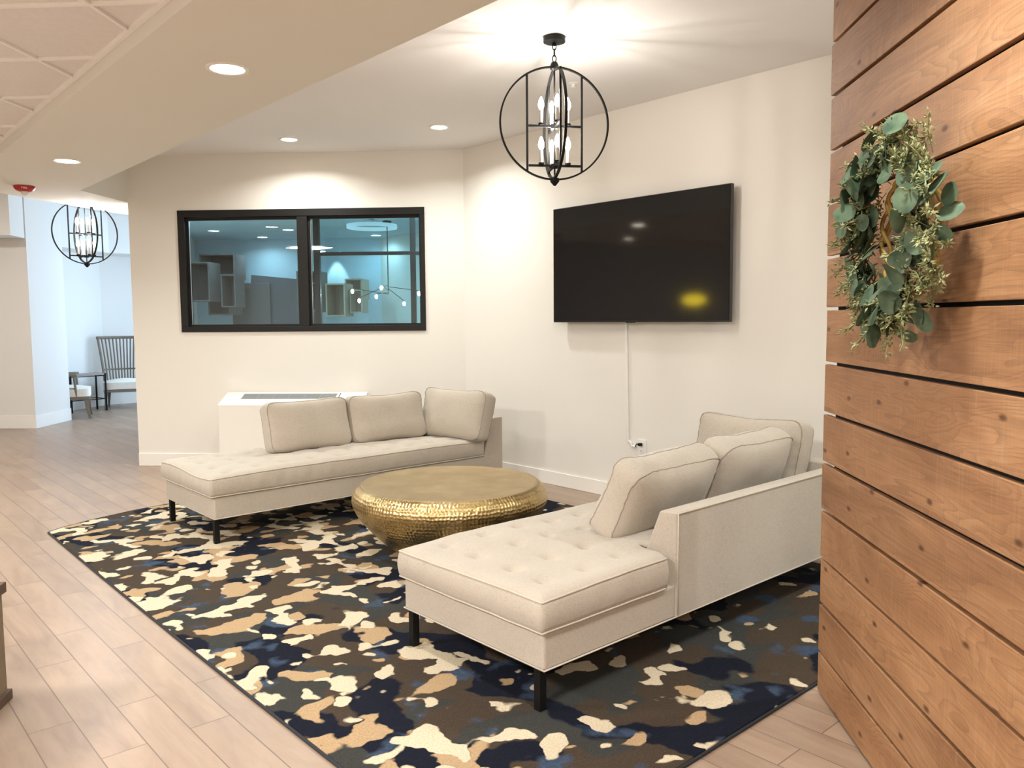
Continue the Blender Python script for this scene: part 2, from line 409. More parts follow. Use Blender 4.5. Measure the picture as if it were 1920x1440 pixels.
# tiled ceiling: lay-in tiles and their grid, rotated 45 degrees, cut at the soffit
def clip(bm):
    for co, no in (((1.139, 0, 0), (1, 0, 0)), ((-4.1, 0, 0), (-1, 0, 0)), ((0, 6.9, 0), (0, 1, 0)), ((0, -3.3, 0), (0, -1, 0))):
        g = bm.verts[:] + bm.edges[:] + bm.faces[:]
        r = bmesh.ops.bisect_plane(bm, geom=g, plane_co=co, plane_no=no, clear_outer=True)
        ed = [e for e in r['geom_cut'] if isinstance(e, bmesh.types.BMEdge)]
        try: bmesh.ops.holes_fill(bm, edges=ed)
        except Exception: pass
rt = Matrix.Translation((1.14, 3.64, 0)) @ Matrix.Rotation(PI/4, 4, 'Z')
OX = -.018
tb = MB(); gb = MB(); T = .61
du = .0; dv = (3.22-3.64)/R2 + 0.0     # offset of the second family of bars
for i in range(-14, 15):
    for j in range(-14, 15):
        c = rt @ Vector((i*T + T/2 + dv, j*T + T/2, 0))
        if c.x > 1.7 or c.x < -4.8 or c.y > 7.6 or c.y < -4: continue
        tb.box((i*T+dv+.0085, j*T+.0085, 2.6325), (i*T+dv+T-.0085, j*T+T-.0085, 2.65), rt)
for i in range(-14, 15):
    gb.box((i*T+dv-.008, -9, 2.620), (i*T+dv+.008, 9, 2.66), rt)
    gb.box((-9, i*T-.008, 2.6205), (9, i*T+.008, 2.66), rt)
clip(tb.bm); clip(gb.bm)
cb = MB(); cb.box((-4.15, -3.3, 2.66), (1.14, 6.9, 2.7)); ct = struct(cb.build('ceiling_tiled', m_tile))
tb.build('ceiling_tile_field', m_tile, ct); gb.build('ceiling_grid', m_tbar, ct)
b = MB(); b.box((1.122, -3.3, 2.612), (1.139, 6.9, 2.66)); b.build('grid_edge_angle', m_tbar, ct)

# walls of the lounge
b = MB(); b.box((4.796, -3.3, 0), (4.93, 6.06, H+.1)); struct(b.build('wall_right_tv', m_wall))
S1 = 3.245
b = MB()
for (s0, s1, z0, z1) in ((0, .484, 0, H+.1), (2.868, S1, 0, H+.1), (.484, 2.868, 0, 1.31), (.484, 2.868, 2.472, H+.1)):
    b.box((s0, 0, z0), (s1, .11, z1))
bmesh.ops.remove_doubles(b.bm, verts=b.bm.verts, dist=1e-5)
struct(b.build('wall_back_window', m_wall, mtx=MW))
b = MB(); b.box((0, -.013, 0), (S1+.003, 0, .125)); struct(b.build('baseboard_back', m_trim, mtx=MW, bevel=.004))
b = MB(); b.box((4.783, -1.0, 0), (4.796, 6.0, .115)); struct(b.build('baseboard_right', m_trim, bevel=.004))
# passage side of the window wall (return wall) and the room behind the glass
RE = Vector((4.085, 11.10))
dr = (RE - W0.xy).normalized(); nr = Vector((dr.y, -dr.x))
b = MB(); p0 = W0.xy + Vector((.0, 0)); b.prism([ST(0, .11).xy, RE, RE + nr*.1, ST(.16, .11).xy], 0, 3.15)
struct(b.build('wall_passage_right', m_wallcool))
ab = MB()
ab.box((-.95, 3.1, 0), (5.2, 3.2, 3.15)); struct(ab.build('wall_far_inner', m_room_teal, mtx=MW))
ab = MB(); ab.box((5.1, .11, 0), (5.2, 3.1, 2.6)); struct(ab.build('wall_inner_right', m_room_teal, mtx=MW))
ab = MB(); ab.prism([ST(.16, .115).xy, ST(5.1, .115).xy, ST(5.1, 3.1).xy, ST(-.80, 3.1).xy], 2.5, 2.56); struct(ab.build('ceiling_inner', m_room_teal))
ab = MB(); ab.box((S1, .01, 0), (5.2, .11, 3.0)); struct(ab.build('wall_inner_front', m_room_teal, mtx=MW))

# far walls of the passage
b = MB(); b.prism([(2.402, 12.22), (2.98, 12.90), (-.55, 16.43), (-1.13, 15.75)], 0, 3.15)
struct(b.build('wall_left_pier', m_wallcool))
b = MB(); b.prism([(-.6, 10.95), (.35, 10.0), (2.16, 11.76), (2.02, 12.6), (-.9, 15.5)], 2.53, 3.15)
b = MB(); b.prism([(2.16, 11.85), (2.38, 12.19), (.2, 14.4), (-.9, 14.9)], 2.515, 3.15)
struct(b.build('wall_left_bulkhead', m_wallcool))
b = MB(); b.prism([(2.35, 13.49), (3.97, 14.80), (6.9, 14.95), (6.9, 15.1), (3.9, 14.95), (2.2, 13.6)], 0, 3.15)
struct(b.build('wall_far', m_wallcool))
b = MB(); b.prism([(2.62, 13.10), (3.96, 14.18), (6.9, 14.34), (6.9, 14.94), (3.98, 14.79), (2.36, 13.48)], 2.53, 3.15)
struct(b.build('wall_far_bulkhead', m_wallcool))
b = MB(); d = Vector((1/R2, -1/R2, 0))
b.prism([(2.402, 12.205), (2.990, 12.897), (2.98, 12.905), (2.40, 12.222), (.5, 14.12), (.49, 14.11)], 0, .17)
struct(b.build('baseboard_left', m_trim))
b = MB(); b.prism([(2.36, 13.475), (3.975, 14.783), (6.9, 14.932), (6.9, 14.948), (3.97, 14.799), (2.35, 13.488)], 0, .16)
struct(b.build('baseboard_far', m_trim))
b = MB(); b.box((-4.3, -3.6, 0), (-4.15, 17, 3.3)); struct(b.build('wall_left', m_wall))
b = MB(); b.box((-4.3, -3.6, 0), (5.0, -3.3, 3.3)); struct(b.build('wall_near', m_wall))
b = MB(); b.box((-4.15, 16.9, 0), (7.2, 17, 3.3)); struct(b.build('wall_end', m_wallcool))
# outer wall of the passage with the window opening that lets the daylight in
b = MB(); b.box((5.95, 8.0, 0), (6.1, 17, .5)); b.box((5.95, 8.0, 2.7), (6.1, 17, 3.3)); b.box((5.95, 8, .5), (6.1, 10.6, 2.7)); b.box((5.95, 13.9, .5), (6.1, 17, 2.7))
struct(b.build('wall_passage_outer', m_wallcool))

# ------------------------------------------------------------------ window_1 : black framed slider
def at(o): o.matrix_basis = MW.copy(); return o
win = struct(empty('window_1')); win.matrix_world = MW
b = MB()
b.box((.484, -.014, 2.405), (2.868, .10, 2.472)); b.box((.484, -.014, 1.31), (2.868, .10, 1.362))
b.box((.484, -.014, 1.362), (.552, .10, 2.405)); b.box((2.822, -.014, 1.362), (2.868, .10, 2.405))
b.box((1.645, -.008, 1.362), (1.742, .10, 2.405)); b.build('window_frame', m_frame, win, bevel=.003)
b = MB()
for (s0, s1) in ((.552, 1.645), (1.742, 2.822)):
    y0 = .03
    b.box((s0, y0, 1.362), (s0+.022, y0+.03, 2.405)); b.box((s1-.014, y0, 1.362), (s1, y0+.03, 2.405))
    b.box((s0+.022, y0, 2.380), (s1-.014, y0+.03, 2.405)); b.box((s0+.022, y0, 1.362), (s1-.014, y0+.03, 1.382))
b.build('window_sash', m_frame, win)
for (s0, s1) in ((.574, 1.631), (1.764, 2.808)):
    b = MB(); b.box((s0, .042, 1.382), (s1, .048, 2.380)); b.build('window_pane', m_glass, win)
b = MB(); b.box((.5725, .031, 1.375), (.578, .041, 2.39)); b.box((1.762, .031, 1.375), (1.767, .041, 2.39)); b.build('window_seal', m_greymetal, win)

# ------------------------------------------------------------------ room behind the glass
def open_box(s0, s1, z0, z1, t0, depth, side, outer, name='display_box', label='', th=.018, turn=0):
    # a hollow wooden cube on the wall, opening towards the lounge
    r = empty(name, ST((s0+s1)/2, t0+depth, z0), -PI/4 + turn)
    hw = (s1-s0)/2; hh = z1-z0; b = MB()
    b.box((-hw, -depth, 0), (-hw+th, 0, hh)); b.box((hw-th, -depth, 0), (hw, 0, hh))
    b.box((-hw+th, -depth, 0), (hw-th, 0, th)); b.box((-hw+th, -depth, hh-th), (hw-th, 0, hh))
    b.build('case', outer, r)
    b = MB(); b.box((-hw+th, -.01, th), (hw-th, 0, hh-th)); b.build('back_panel', side, r)
    tag(r, label, 'box', 'open cube boxes seen through the window'); return r
gb_, ob_ = m_greybox, m_oakbox
BX = [(-.40, .06, 1.94, 2.26, 2.40, .36, 'tallest grey open box at far left behind the window glass'),
      (-.38, -.09, 1.655, 2.13, 1.98, .34, 'grey open box below the tallest box at left edge of the window'),
      (-.28, .0, 1.49, 1.94, 2.36, .4, 'narrow grey box low in the left corner seen through the window'),
      (.04, .22, 1.58, 1.98, 2.0, .30, 'pale rimmed grey box beside the grey door behind the glass'),
      (.86, 1.14, 1.515, 2.03, 2.36, .4, 'grey box standing just left of the window mullion'),
      (1.13, 1.25, 1.53, 1.87, 2.0, .3, 'slim dark grey box just right of the window mullion')]
for (s0, s1, z0, z1, t0, dp, lb) in BX: open_box(s0, s1, z0, z1, t0, dp, m_boxin, gb_, label=lb)
BX2 = [(1.30, 1.54, 1.46, 1.86, 2.1, .4, 'pale wooden box lit by lamp in the right window pane'),
       (1.42, 1.64, 1.68, 1.94, 2.56, .4, 'pale wooden box topmost under the light cone on inner wall'),
       (1.56, 1.72, 1.50, 1.79, 2.24, .3, 'small pale wooden box low at right of the lit box cluster')]
for (s0, s1, z0, z1, t0, dp, lb) in BX2: open_box(s0, s1, z0, z1, t0, dp, m_oakbox, ob_, label=lb)
r = empty('partition_screen', ST(.35, 2.87)); tag(r, 'dark grey slanted partition with a door seen through left window pane', 'partition')
b = MB(); b.prism([(-.0, 0), (.72, 0), (.72, .06), (0, .06)], 0, 1.0); b.bm.free(); b = MB()
pts = [(.04, 0), (.92, 0), (.92, 1.96), (.78, 1.95), (.08, 2.02), (.02, 1.4)]
b.loft([[(p[0], 2.90, p[1]) for p in pts], [(p[0], 2.96, p[1]) for p in pts]])
o = b.build('screen_panel', m_greydoor, r, mtx=MW); o.matrix_parent_inverse = Matrix.Translation(-r.location)
b = MB(); b.box((-.17, 2.85, 0), (.34, 2.88, 1.91)); o = b.build('door_leaf', m_greybox, r, mtx=MW, bevel=.004); o.matrix_parent_inverse = Matrix.Translation(-r.location)
# inner glazed partition close behind the right pane
r = empty('glazing_frame', ST(2.1, .55)); tag(r, 'black framed inner glazing with transom behind the right window pane', 'partition')
b = MB()
for (s0, s1) in ((1.645, 1.705), (2.635, 2.685), (3.6, 3.65)): b.box((s0, .5, 0), (s1, .55, 2.49))
b.box((1.705, .505, 2.07), (2.635, .545, 2.105)); b.box((2.685, .505, 2.065), (3.6, .545, 2.10))
o = b.build('mullion', m_frame, r, mtx=MW); o.matrix_parent_inverse = Matrix.Translation(-r.location)
b = MB(); b.box((1.705, .52, .05), (2.635, .525, 2.07)); b.box((1.705, .52, 2.105), (2.635, .525, 2.49)); b.box((2.685, .52, .05), (3.6, .525, 2.49))
o = b.build('pane', m_glass, r, mtx=MW); o.matrix_parent_inverse = Matrix.Translation(-r.location)
for (s_, lb) in ((.75, 'added cool lit panel in the inner ceiling, hidden above the left window pane'), (3.0, 'added cool lit panel in the inner ceiling, hidden above the right window pane')):
    r = empty('added_light_panel', ST(s_, .31, 2.5), -PI/4); tag(r, lb, 'ceiling light')
    b = MB(); b.box((-.5, -.16, -.012), (.5, .16, 0)); b.build('panel_frame', m_trim, r)
    b = MB(); b.box((-.48, -.14, -.014), (.48, .14, -.012)); b.build('diffuser', m_bluelens2, r)
    light('added_inner_glow', 'AREA', ST(s_, .31, 2.48), 20, (.66, .88, 1), .26, shape='SQUARE')  # unseen panels, added to brighten the room behind the glass
# ring lamp, its diffuser given a faint glow
r = empty('ring_lamp', ST(2.12, 1.08, 2.42)); tag(r, 'dim white ring lamp hanging from inner room ceiling beyond right pane', 'lamp')
b = MB(); b.loft([[(.25*math.cos(a)*k, .25*math.sin(a)*k, z) for k, z in ((1.0, -.02), (1.08, -.02), (1.08, .02), (1.0, .02))] for a in [2*PI*i/48 for i in range(48)]], closed=True)
b.build('ring_diffuser', m_ring, r, smooth='auto')
b = MB()
for k in range(3):
    a = k*2.094; b.tube([(.26*math.cos(a), .26*math.sin(a), .02), (.02*math.cos(a), .02*math.sin(a), .079)], .002, 5)
b.lathe([(.03, .065), (.03, .08)], 16); b.build('suspension', m_greymetal, r)
# branching bulb lamp
r = empty('branch_lamp', ST(2.25, 1.25, 2.499)); tag(r, 'branching lamp of small bare lit bulbs behind right window pane', 'lamp')
b = MB(); b.lathe([(.05, 0), (.05, -.02), (.012, -.03)], 16); b.tube([(0, 0, -.03), (0, 0, -.80)], .006, 6)
BP = [(1.891, 1.726), (2.104, 1.672), (2.196, 1.764), (2.412, 1.593), (2.60, 1.70), (1.90, 1.63)]
loc = []
for k, (s, z) in enumerate(BP):
    dt = (-.12, .1, -.06, .12, 0, .14)[k]
    q = ST(s, 1.2+dt, z) - r.location; q = Vector((q.x, q.y, z-2.499)); loc.append(q)
    b.tube([(0, 0, -.80 + .02*k), q + Vector((0, 0, .03))], .004, 5)
b.build('lamp_arm', m_black, r)
for q in loc:
    c = MB(); c.sphere(q, .016, 1.5); c.build('bulb', m_bulb, r, smooth=True)
for (s, z) in BP[:5:2]:
    light('branch_bulb_light', 'POINT', ST(s, 1.2, z-.03), 1.4, (1, .82, .6), .02)
light('inner_wash', 'SPOT', ST(1.18, 2.95, 2.49), 30, (1, .97, .9), .02, ST(1.18, 3.02, 1.6), angle=.75, blend=.25)

# ------------------------------------------------------------------ lamps: recessed downlights
def downlight(x, y, z, rad, lab, lens, trim, power, color=WARM, grp='recessed downlights in the ceiling', ir=None, vis=True):
    r = empty('recessed_downlight', (x, y, z)); tag(r, lab, 'ceiling light', grp)
    b = MB(); rings = []
    for rr, zz in ((rad, 0.001), (rad, -.006), (rad*.93, -.009), (rad*.80, -.006), (rad*.78, .0)):
        rings.append([(rr*math.cos(2*PI*k/40), rr*math.sin(2*PI*k/40), zz) for k in range(40)])
    b.loft(rings, cap=False); b.build('trim_ring', trim, r, smooth='auto')
    b = MB(); b.lathe([(rad*.80, -.004), (rad*.80, -.001)], 32); b.build('lens', lens, r)
    light('downlight_glow', 'AREA', (x, y, z-.014), power, color, rad*1.5, spread=2.6)
    return r
downlight(3.362, 6.639, H, .08, 'small lit downlight nearest the window wall, above the left window pane', m_lens, m_trim, P_DOWN)
downlight(4.091, 5.435, H, .08, 'small lit downlight in the lounge ceiling close to the room corner', m_lens, m_trim, P_DOWN)
downlight(1.548, 3.632, HS, .094, 'largest lit downlight in the lowered soffit, beside the tiled ceiling', m_lens, m_trim, P_DOWN*.8)
downlight(1.54, 6.409, HS, .094, 'lit soffit downlight near the red fire alarm', m_lens, m_trim, P_DOWN*.8)
for (x, y, z, lb) in ((1.55, .85, HS, 'soffit downlight outside the view, just ahead of the camera overhead'), (1.55, -1.93, HS, 'soffit downlight outside the view, farthest behind the camera'),
                      (4.0, .9, H, 'added lounge downlight hidden behind the plank wall'), (.3, 7.6, HS, 'added soffit downlight outside the view to the left, near the passage'), (3.2, -1.2, H, 'added lounge downlight behind the plank wall, farthest from the lounge')):
    downlight(x, y, z, .085, lb, m_lens, m_trim, P_DOWN*(1.4 if z > 2.9 else 1))  # the soffit row carried on, then unseen downlights added for more light
for (s, t) in ((.0, 1.95), (.91, 1.95), (.3, 2.75), (1.80, 2.72)):
    lb = {0.0: 'cool lit downlight furthest left behind the window glass', .91: 'cool lit downlight left of the mullion, nearer the glass',
          .3: 'cool lit downlight left of the mullion, farther back', 1.80: 'cool lit downlight behind the right window pane under ring lamp'}[s]
    p = ST(s, t, 2.5); downlight(p.x, p.y, 2.5, .075, lb, m_bluelens, m_white_plastic, 2.2, (.70, .90, 1), 'downlights in the room behind the glass')
for (x, y, lb) in ((-1.3, 1.2, 'added square lit panel in tiled ceiling left of the camera, outside the view'), (-1.3, 4.4, 'added square lit panel in tiled ceiling ahead on the left, outside the view'), (-1.3, -1.6, 'added square lit panel in tiled ceiling behind the camera')):
    r = empty('added_light_panel', (x, y, 2.62), PI/4); tag(r, lb, 'ceiling light', 'added ceiling light panels')
    b = MB(); b.box((-.3, -.3, -.012), (.3, .3, .0)); b.build('panel_frame', m_trim, r)
    b = MB(); b.box((-.28, -.28, -.014), (.28, .28, -.012)); b.build('diffuser', m_panel_lens, r)
    light('added_panel_glow', 'AREA', (x, y, 2.60), P_PANEL, (1, .97, .93), .56, shape='SQUARE')  # unseen panels, added as fill light for the lounge

r = empty('added_light_panel', (.1, 10.6, 3.15), PI/4); tag(r, 'added square lit panel in the passage ceiling, outside the view to the left', 'ceiling light')
b = MB(); b.box((-.3, -.3, -.012), (.3, .3, .0)); b.build('panel_frame', m_trim, r)
b = MB(); b.box((-.28, -.28, -.014), (.28, .28, -.012)); b.build('diffuser', m_panel_lens, r)
light('added_panel_glow', 'AREA', (.1, 10.6, 3.12), 42, (1, .97, .93), .56, shape='SQUARE')  # unseen panel, added to light the pier and the passage

# ------------------------------------------------------------------ orb chandeliers
def chandelier(loc, z_ceil, rz, label, power, color):
    r = empty('orb_chandelier', (loc[0], loc[1], loc[2]), rz)        # origin at the orb centre
    tag(r, label, 'chandelier', 'black orb candle chandeliers')
    R = .312; top = z_ceil - loc[2]
    b = MB(); b.lathe([(.055, top-.001), (.062, top-.006), (.062, top-.03), (.012, top-.036)], 32); b.build('canopy', m_black, r, smooth='auto')
    b = MB(); z = R+.03; k = 0
    while z < top-.04:                                              # chain of oval links
        pts = []
        for i in range(14):
            a = 2*PI*i/14; u = .010*math.cos(a); v = .021*math.sin(a)
            pts.append((u, 0, z+v+.015) if k % 2 == 0 else (0, u, z+v+.015))
        b.tube(pts, .003, 6, closed=True); z += .034; k += 1
    b.tube([(0, 0, top-.05), (0, 0, top-.03)], .006, 8)
    b.build('chain', m_black, r, smooth=True)
    def ring(rad, ph, wd=.011, th=.0045):
        m_ = MB(); rings = []
        for i in range(72):
            a = 2*PI*i/72; c, s = math.cos(a), math.sin(a)
            rr = []
            for dr_, dw in ((-th, -wd), (th, -wd), (th, wd), (-th, wd)):
                rad_ = rad + dr_
                p = Vector((rad_*c, dw, rad_*s)); p.rotate(Matrix.Rotation(ph, 3, 'Z')); rr.append(p)
            rings.append(rr)
        m_.loft(rings, closed=True); return m_
    ring(R, 0, .008).build('orb_ring', m_black, r, smooth='auto')
    ring(R-.012, PI/2, .008).build('orb_ring', m_black, r, smooth='auto')
    b = MB(); b.lathe([(.006, R+.03), (.016, R+.026), (.024, R+.008), (.024, R-.012), (.008, R-.02)], 20); b.build('top_hub', m_black, r, smooth='auto')
    b = MB(); b.lathe([(.006, -R-.035), (.012, -R-.028), (.026, -R-.012), (.026, -R+.006), (.010, -R+.014)], 20); b.build('bottom_hub', m_black, r, smooth='auto')
    b = MB(); b.tube([(0, 0, -R), (0, 0, R)], .005, 8); b.build('centre_rod', m_black, r, smooth='auto')
    for sx, sy in ((1, 0), (-1, 0), (0, 1), (0, -1)):
        b = MB(); d_ = .158; hz = (R**2 - d_**2)**.5; b.box((d_*sx-.0055, d_*sy-.0055, -hz), (d_*sx+.0055, d_*sy+.0055, hz)); b.build('upright', m_black, r)
    for zt in (-.015, -.235):
        b = MB(); b.box((-.15, -.006, zt-.006), (.15, .006, zt+.006)); b.box((-.006, -.15, zt-.006), (.006, .15, zt+.006)); b.lathe([(.022, zt-.014), (.022, zt+.01)], 20)
        b.build('candle_arm', m_black, r)
        for sx, sy in ((1, 0), (-1, 0), (0, 1), (0, -1)):
            x, y = .077*sx, .077*sy
            b = MB(); b.lathe([(.016, zt+.004), (.017, zt+.016)], 16, (x, y, 0)); b.build('candle_cup', m_black, r, smooth='auto')
            b = MB(); b.lathe([(.0105, zt+.016), (.0105, zt+.088)], 14, (x, y, 0)); b.build('candle_sleeve', m_candle, r, smooth='auto')
            b = MB(); b.lathe([(.007, zt+.088), (.0145, zt+.103), (.017, zt+.118), (.013, zt+.138), (.006, zt+.155), (.001, zt+.162)], 16, (x, y, 0))
            o = b.build('candle_bulb', m_bulb, r, smooth=True); o.visible_shadow = True
            w_ = Matrix.Rotation(rz, 3, 'Z') @ Vector((x, y, 0))
            light('candle_glow', 'POINT', (loc[0]+w_.x, loc[1]+w_.y, loc[2]+zt+.175), power, color, .008)
    return r
chandelier((3.307, 3.307, 2.519), H, math.radians(-33), 'large black orb chandelier with lit candles hanging in the lounge', P_BULB, (1, .94, .87))
chandelier((2.30, 9.00, 2.315), 3.15, math.radians(6), 'small looking distant black orb chandelier at far left over the passage', P_BULB*1.3, (.95, .95, 1))

# ------------------------------------------------------------------ television, cable cover, outlet
TX = 4.700
r = empty('television', (TX, 3.885, 1.385)); tag(r, 'large black flat screen television mounted on the white wall', 'television')
y0, y1, z0, z1 = 3.052, 4.722, 1.385, 2.303
def rel(o, r_): o.matrix_parent_inverse = Matrix.Translation(-r_.location); return o
b = MB(); b.box((TX+.004, y0, z0), (TX+.036, y1, z1)); rel(b.build('housing', m_bezel, r, bevel=.003), r)
b = MB(); b.box((TX, y0+.006, z0+.014), (TX+.0045, y1-.006, z1-.006)); rel(b.build('screen', m_screen, r), r)
b = MB(); b.box((TX-.001, 3.87, z0-.006), (TX+.012, 3.95, z0+.002)); rel(b.build('sensor_tab', m_bezel, r), r)
b = MB(); b.box((TX+.036, 3.5, 1.6), (4.796, 4.25, 2.1)); rel(b.build('wall_mount', m_black, r), r)
b = MB(); pts = [(4.787, 4.02, 1.55), (4.787, 4.005, .9), (4.787, 3.995, .47)]
pts += [(4.787, 3.995-.04*math.sin(a), .47-.035*(1-math.cos(a))) for a in (.4, .8, 1.2, 1.57)] + [(4.787, 3.918, .432)]
b.tube(pts, .011, 8); tag(b.build('cable_cover', m_white_plastic, None, smooth='auto'), 'white cable cover running down the wall below the television', 'cable cover')
r = empty('wall_outlet', (4.795, 3.862, .43)); tag(r, 'white wall outlet plate low on the wall below the television', 'outlet')
b = MB(); b.box((-.006, -.040, -.062), (0, .040, .062)); b.build('cover_plate', m_white_plastic, r, bevel=.002)
for zz in (-.026, .026):
    b = MB(); b.box((-.009, -.017, zz-.018), (-.006, .017, zz+.018)); s_ = b.build('socket', m_white_plastic, r, bevel=.003)
    b = MB(); b.box((-.0095, -.008, zz-.006), (-.0089, -.005, zz+.006)); b.box((-.0095, .005, zz-.006), (-.0089, .008, zz+.006)); b.build('slot', m_black, s_)
r = empty('power_cord', (4.785, 3.862, .456)); tag(r, 'short black power cord plugged into the white outlet', 'cord')
b = MB(); b.box((-.03, -.012, -.010), (-.0005, .014, .012)); b.build('plug', m_black, r, bevel=.004)
b = MB(); b.tube([(-.015, .012, 0), (-.02, .03, .002), (-.012, .045, -.012), (-.002, .056, -.024)], .004, 8); b.build('cord', m_black, r, smooth=True)

# ceiling details
r = empty('fire_alarm', (1.55, 7.83, HS)); r.rotation_euler = (0, 0, math.radians(-12)); tag(r, 'red round fire alarm with clear strobe on the low soffit', 'fire alarm')
b = MB(); b.lathe([(.075, 0), (.082, -.004), (.082, -.012), (.066, -.034), (.045, -.045)], 32); b.build('alarm_body', m_red, r, smooth='auto')
b = MB(); b.lathe([(.028, -.045), (.028, -.058), (.016, -.072), (.003, -.076)], 20); b.build('strobe_lens', m_clear, r, smooth='auto')
tc = bpy.data.curves.new('fire_text', 'FONT'); tc.body = 'FIRE'; tc.size = .024; tc.extrude = .0006; tc.align_x = 'CENTER'; tc.align_y = 'CENTER'
to = bpy.data.objects.new('tmp', tc); COL.objects.link(to)
bpy.context.view_layer.update()
me = bpy.data.meshes.new_from_object(to.evaluated_get(bpy.context.evaluated_depsgraph_get())); bpy.data.objects.remove(to)
lt = link('lettering', me, m_white_plastic, r); lt.location = (0, -.0765, -.0235); lt.rotation_euler = (math.radians(90+37), 0, 0)
b = MB(); b.lathe([(.032, 0), (.032, -.004), (.010, -.008), (.010, -.024), (.016, -.026), (.016, -.029)], 20, (4.039, 3.859, H))
tag(b.build('ceiling_sprinkler', m_white_plastic, None, smooth='auto'), 'small white sprinkler head on ceiling right of the large chandelier', 'sprinkler')

# ------------------------------------------------------------------ wall heater under the window
def ptac():
    s0, s1 = .93, 2.30; tf = .27; zf, zb = .641, .727
    r = empty('wall_air_conditioner', ST((s0+s1)/2, -.01), -PI/4); tag(r, 'white wall heating and cooling unit standing under the black framed window', 'air conditioner')
    w_ = (s1-s0)/2
    pr = [(-.015, .03), (-.015+.012-tf, .03), (-tf, .05), (-tf, zf-.012), (-tf+.012, zf), (-.035, zb), (-.013, zb)]
    b = MB(); b.loft([[(x, p[0], p[1]) for p in pr] for x in (-w_, w_)]); b.build('cabinet', m_ptac, r, bevel=.004)
    b = MB(); b.box((-w_+.03, -tf+.02, .0), (w_-.03, -.02, .03)); b.build('plinth', m_grille, r)
    sl = (zb-zf)/(tf-.047)
    def P(x, u, dz=0):      # u: 0 front .. 1 back on the sloping top
        y = -tf+.012 + u*(tf-.047); return (x, y, zf + (y+tf-.012)*sl + dz)
    def slab(b, x0, x1, u0, u1, d0, d1):
        b.loft([[P(x0, u0, d0), P(x1, u0, d0), P(x1, u1, d0), P(x0, u1, d0)], [P(x0, u0, d1), P(x1, u0, d1), P(x1, u1, d1), P(x0, u1, d1)]])
    b = MB(); slab(b, -.50, .40, .36, .84, -.004, .0015); b.build('grille_bed', m_grille, r)
    b = MB(); x = -.495
    for k in range(7):
        xx = -.50 + k*.15; slab(b, xx-.002, xx+.002, .36, .84, .0, .004)
    for k in range(9):
        u = .38 + k*.055; slab(b, -.50, .40, u, u+.012, .0, .0035)
    b.build('grille_louvre', m_greymetal, r)
    b = MB()
    for (x0, x1, u0, u1) in ((-.52, .42, .32, .35), (-.52, .42, .85, .88), (-.52, -.505, .35, .85), (.405, .42, .35, .85)): slab(b, x0, x1, u0, u1, 0, .005)
    b.build('grille_rim', m_white_plastic, r)
    b = MB(); slab(b, .45, .655, .32, .88, 0, .004); d_ = b.build('control_door', m_white_plastic, r, bevel=.001)
    b = MB(); slab(b, .428, .434, .30, .90, 0, .002); slab(b, .54, .552, .42, .47, .003, .006); b.build('door_gap', m_black, r)
ptac()

# ------------------------------------------------------------------ rug
RUG_T = .012
b = MB()
n = 14
left = [(1.225 - .012*math.sin(PI*i/n), 1.455 + (6.05-1.455)*i/n) for i in range(n+1)]
back = [(1.32, 6.12), (1.55, 6.22), (1.85, 6.31), (2.15, 6.35), (3.0, 6.38), (3.9, 6.38)]
right = [(4.315, 5.9), (4.32, 4.0), (4.30, 1.455)]
poly = left + back + right
b.prism([(2.77 + (p[0]-2.77)*.9965, 3.9 + (p[1]-3.9)*.9975) for p in poly], .0005, RUG_T)
rug = empty('area_rug', (0, 0, 0)); tag(rug, 'large camouflage patterned rug in navy, brown, tan and cream on the floor', 'rug')
b.build('pile', m_rug, rug, bevel=.004)
b = MB(); b.tube([(p[0], p[1], 0.006) for p in poly], .006, 6, closed=True); b.build('binding', m_rugedge, rug, smooth='auto')

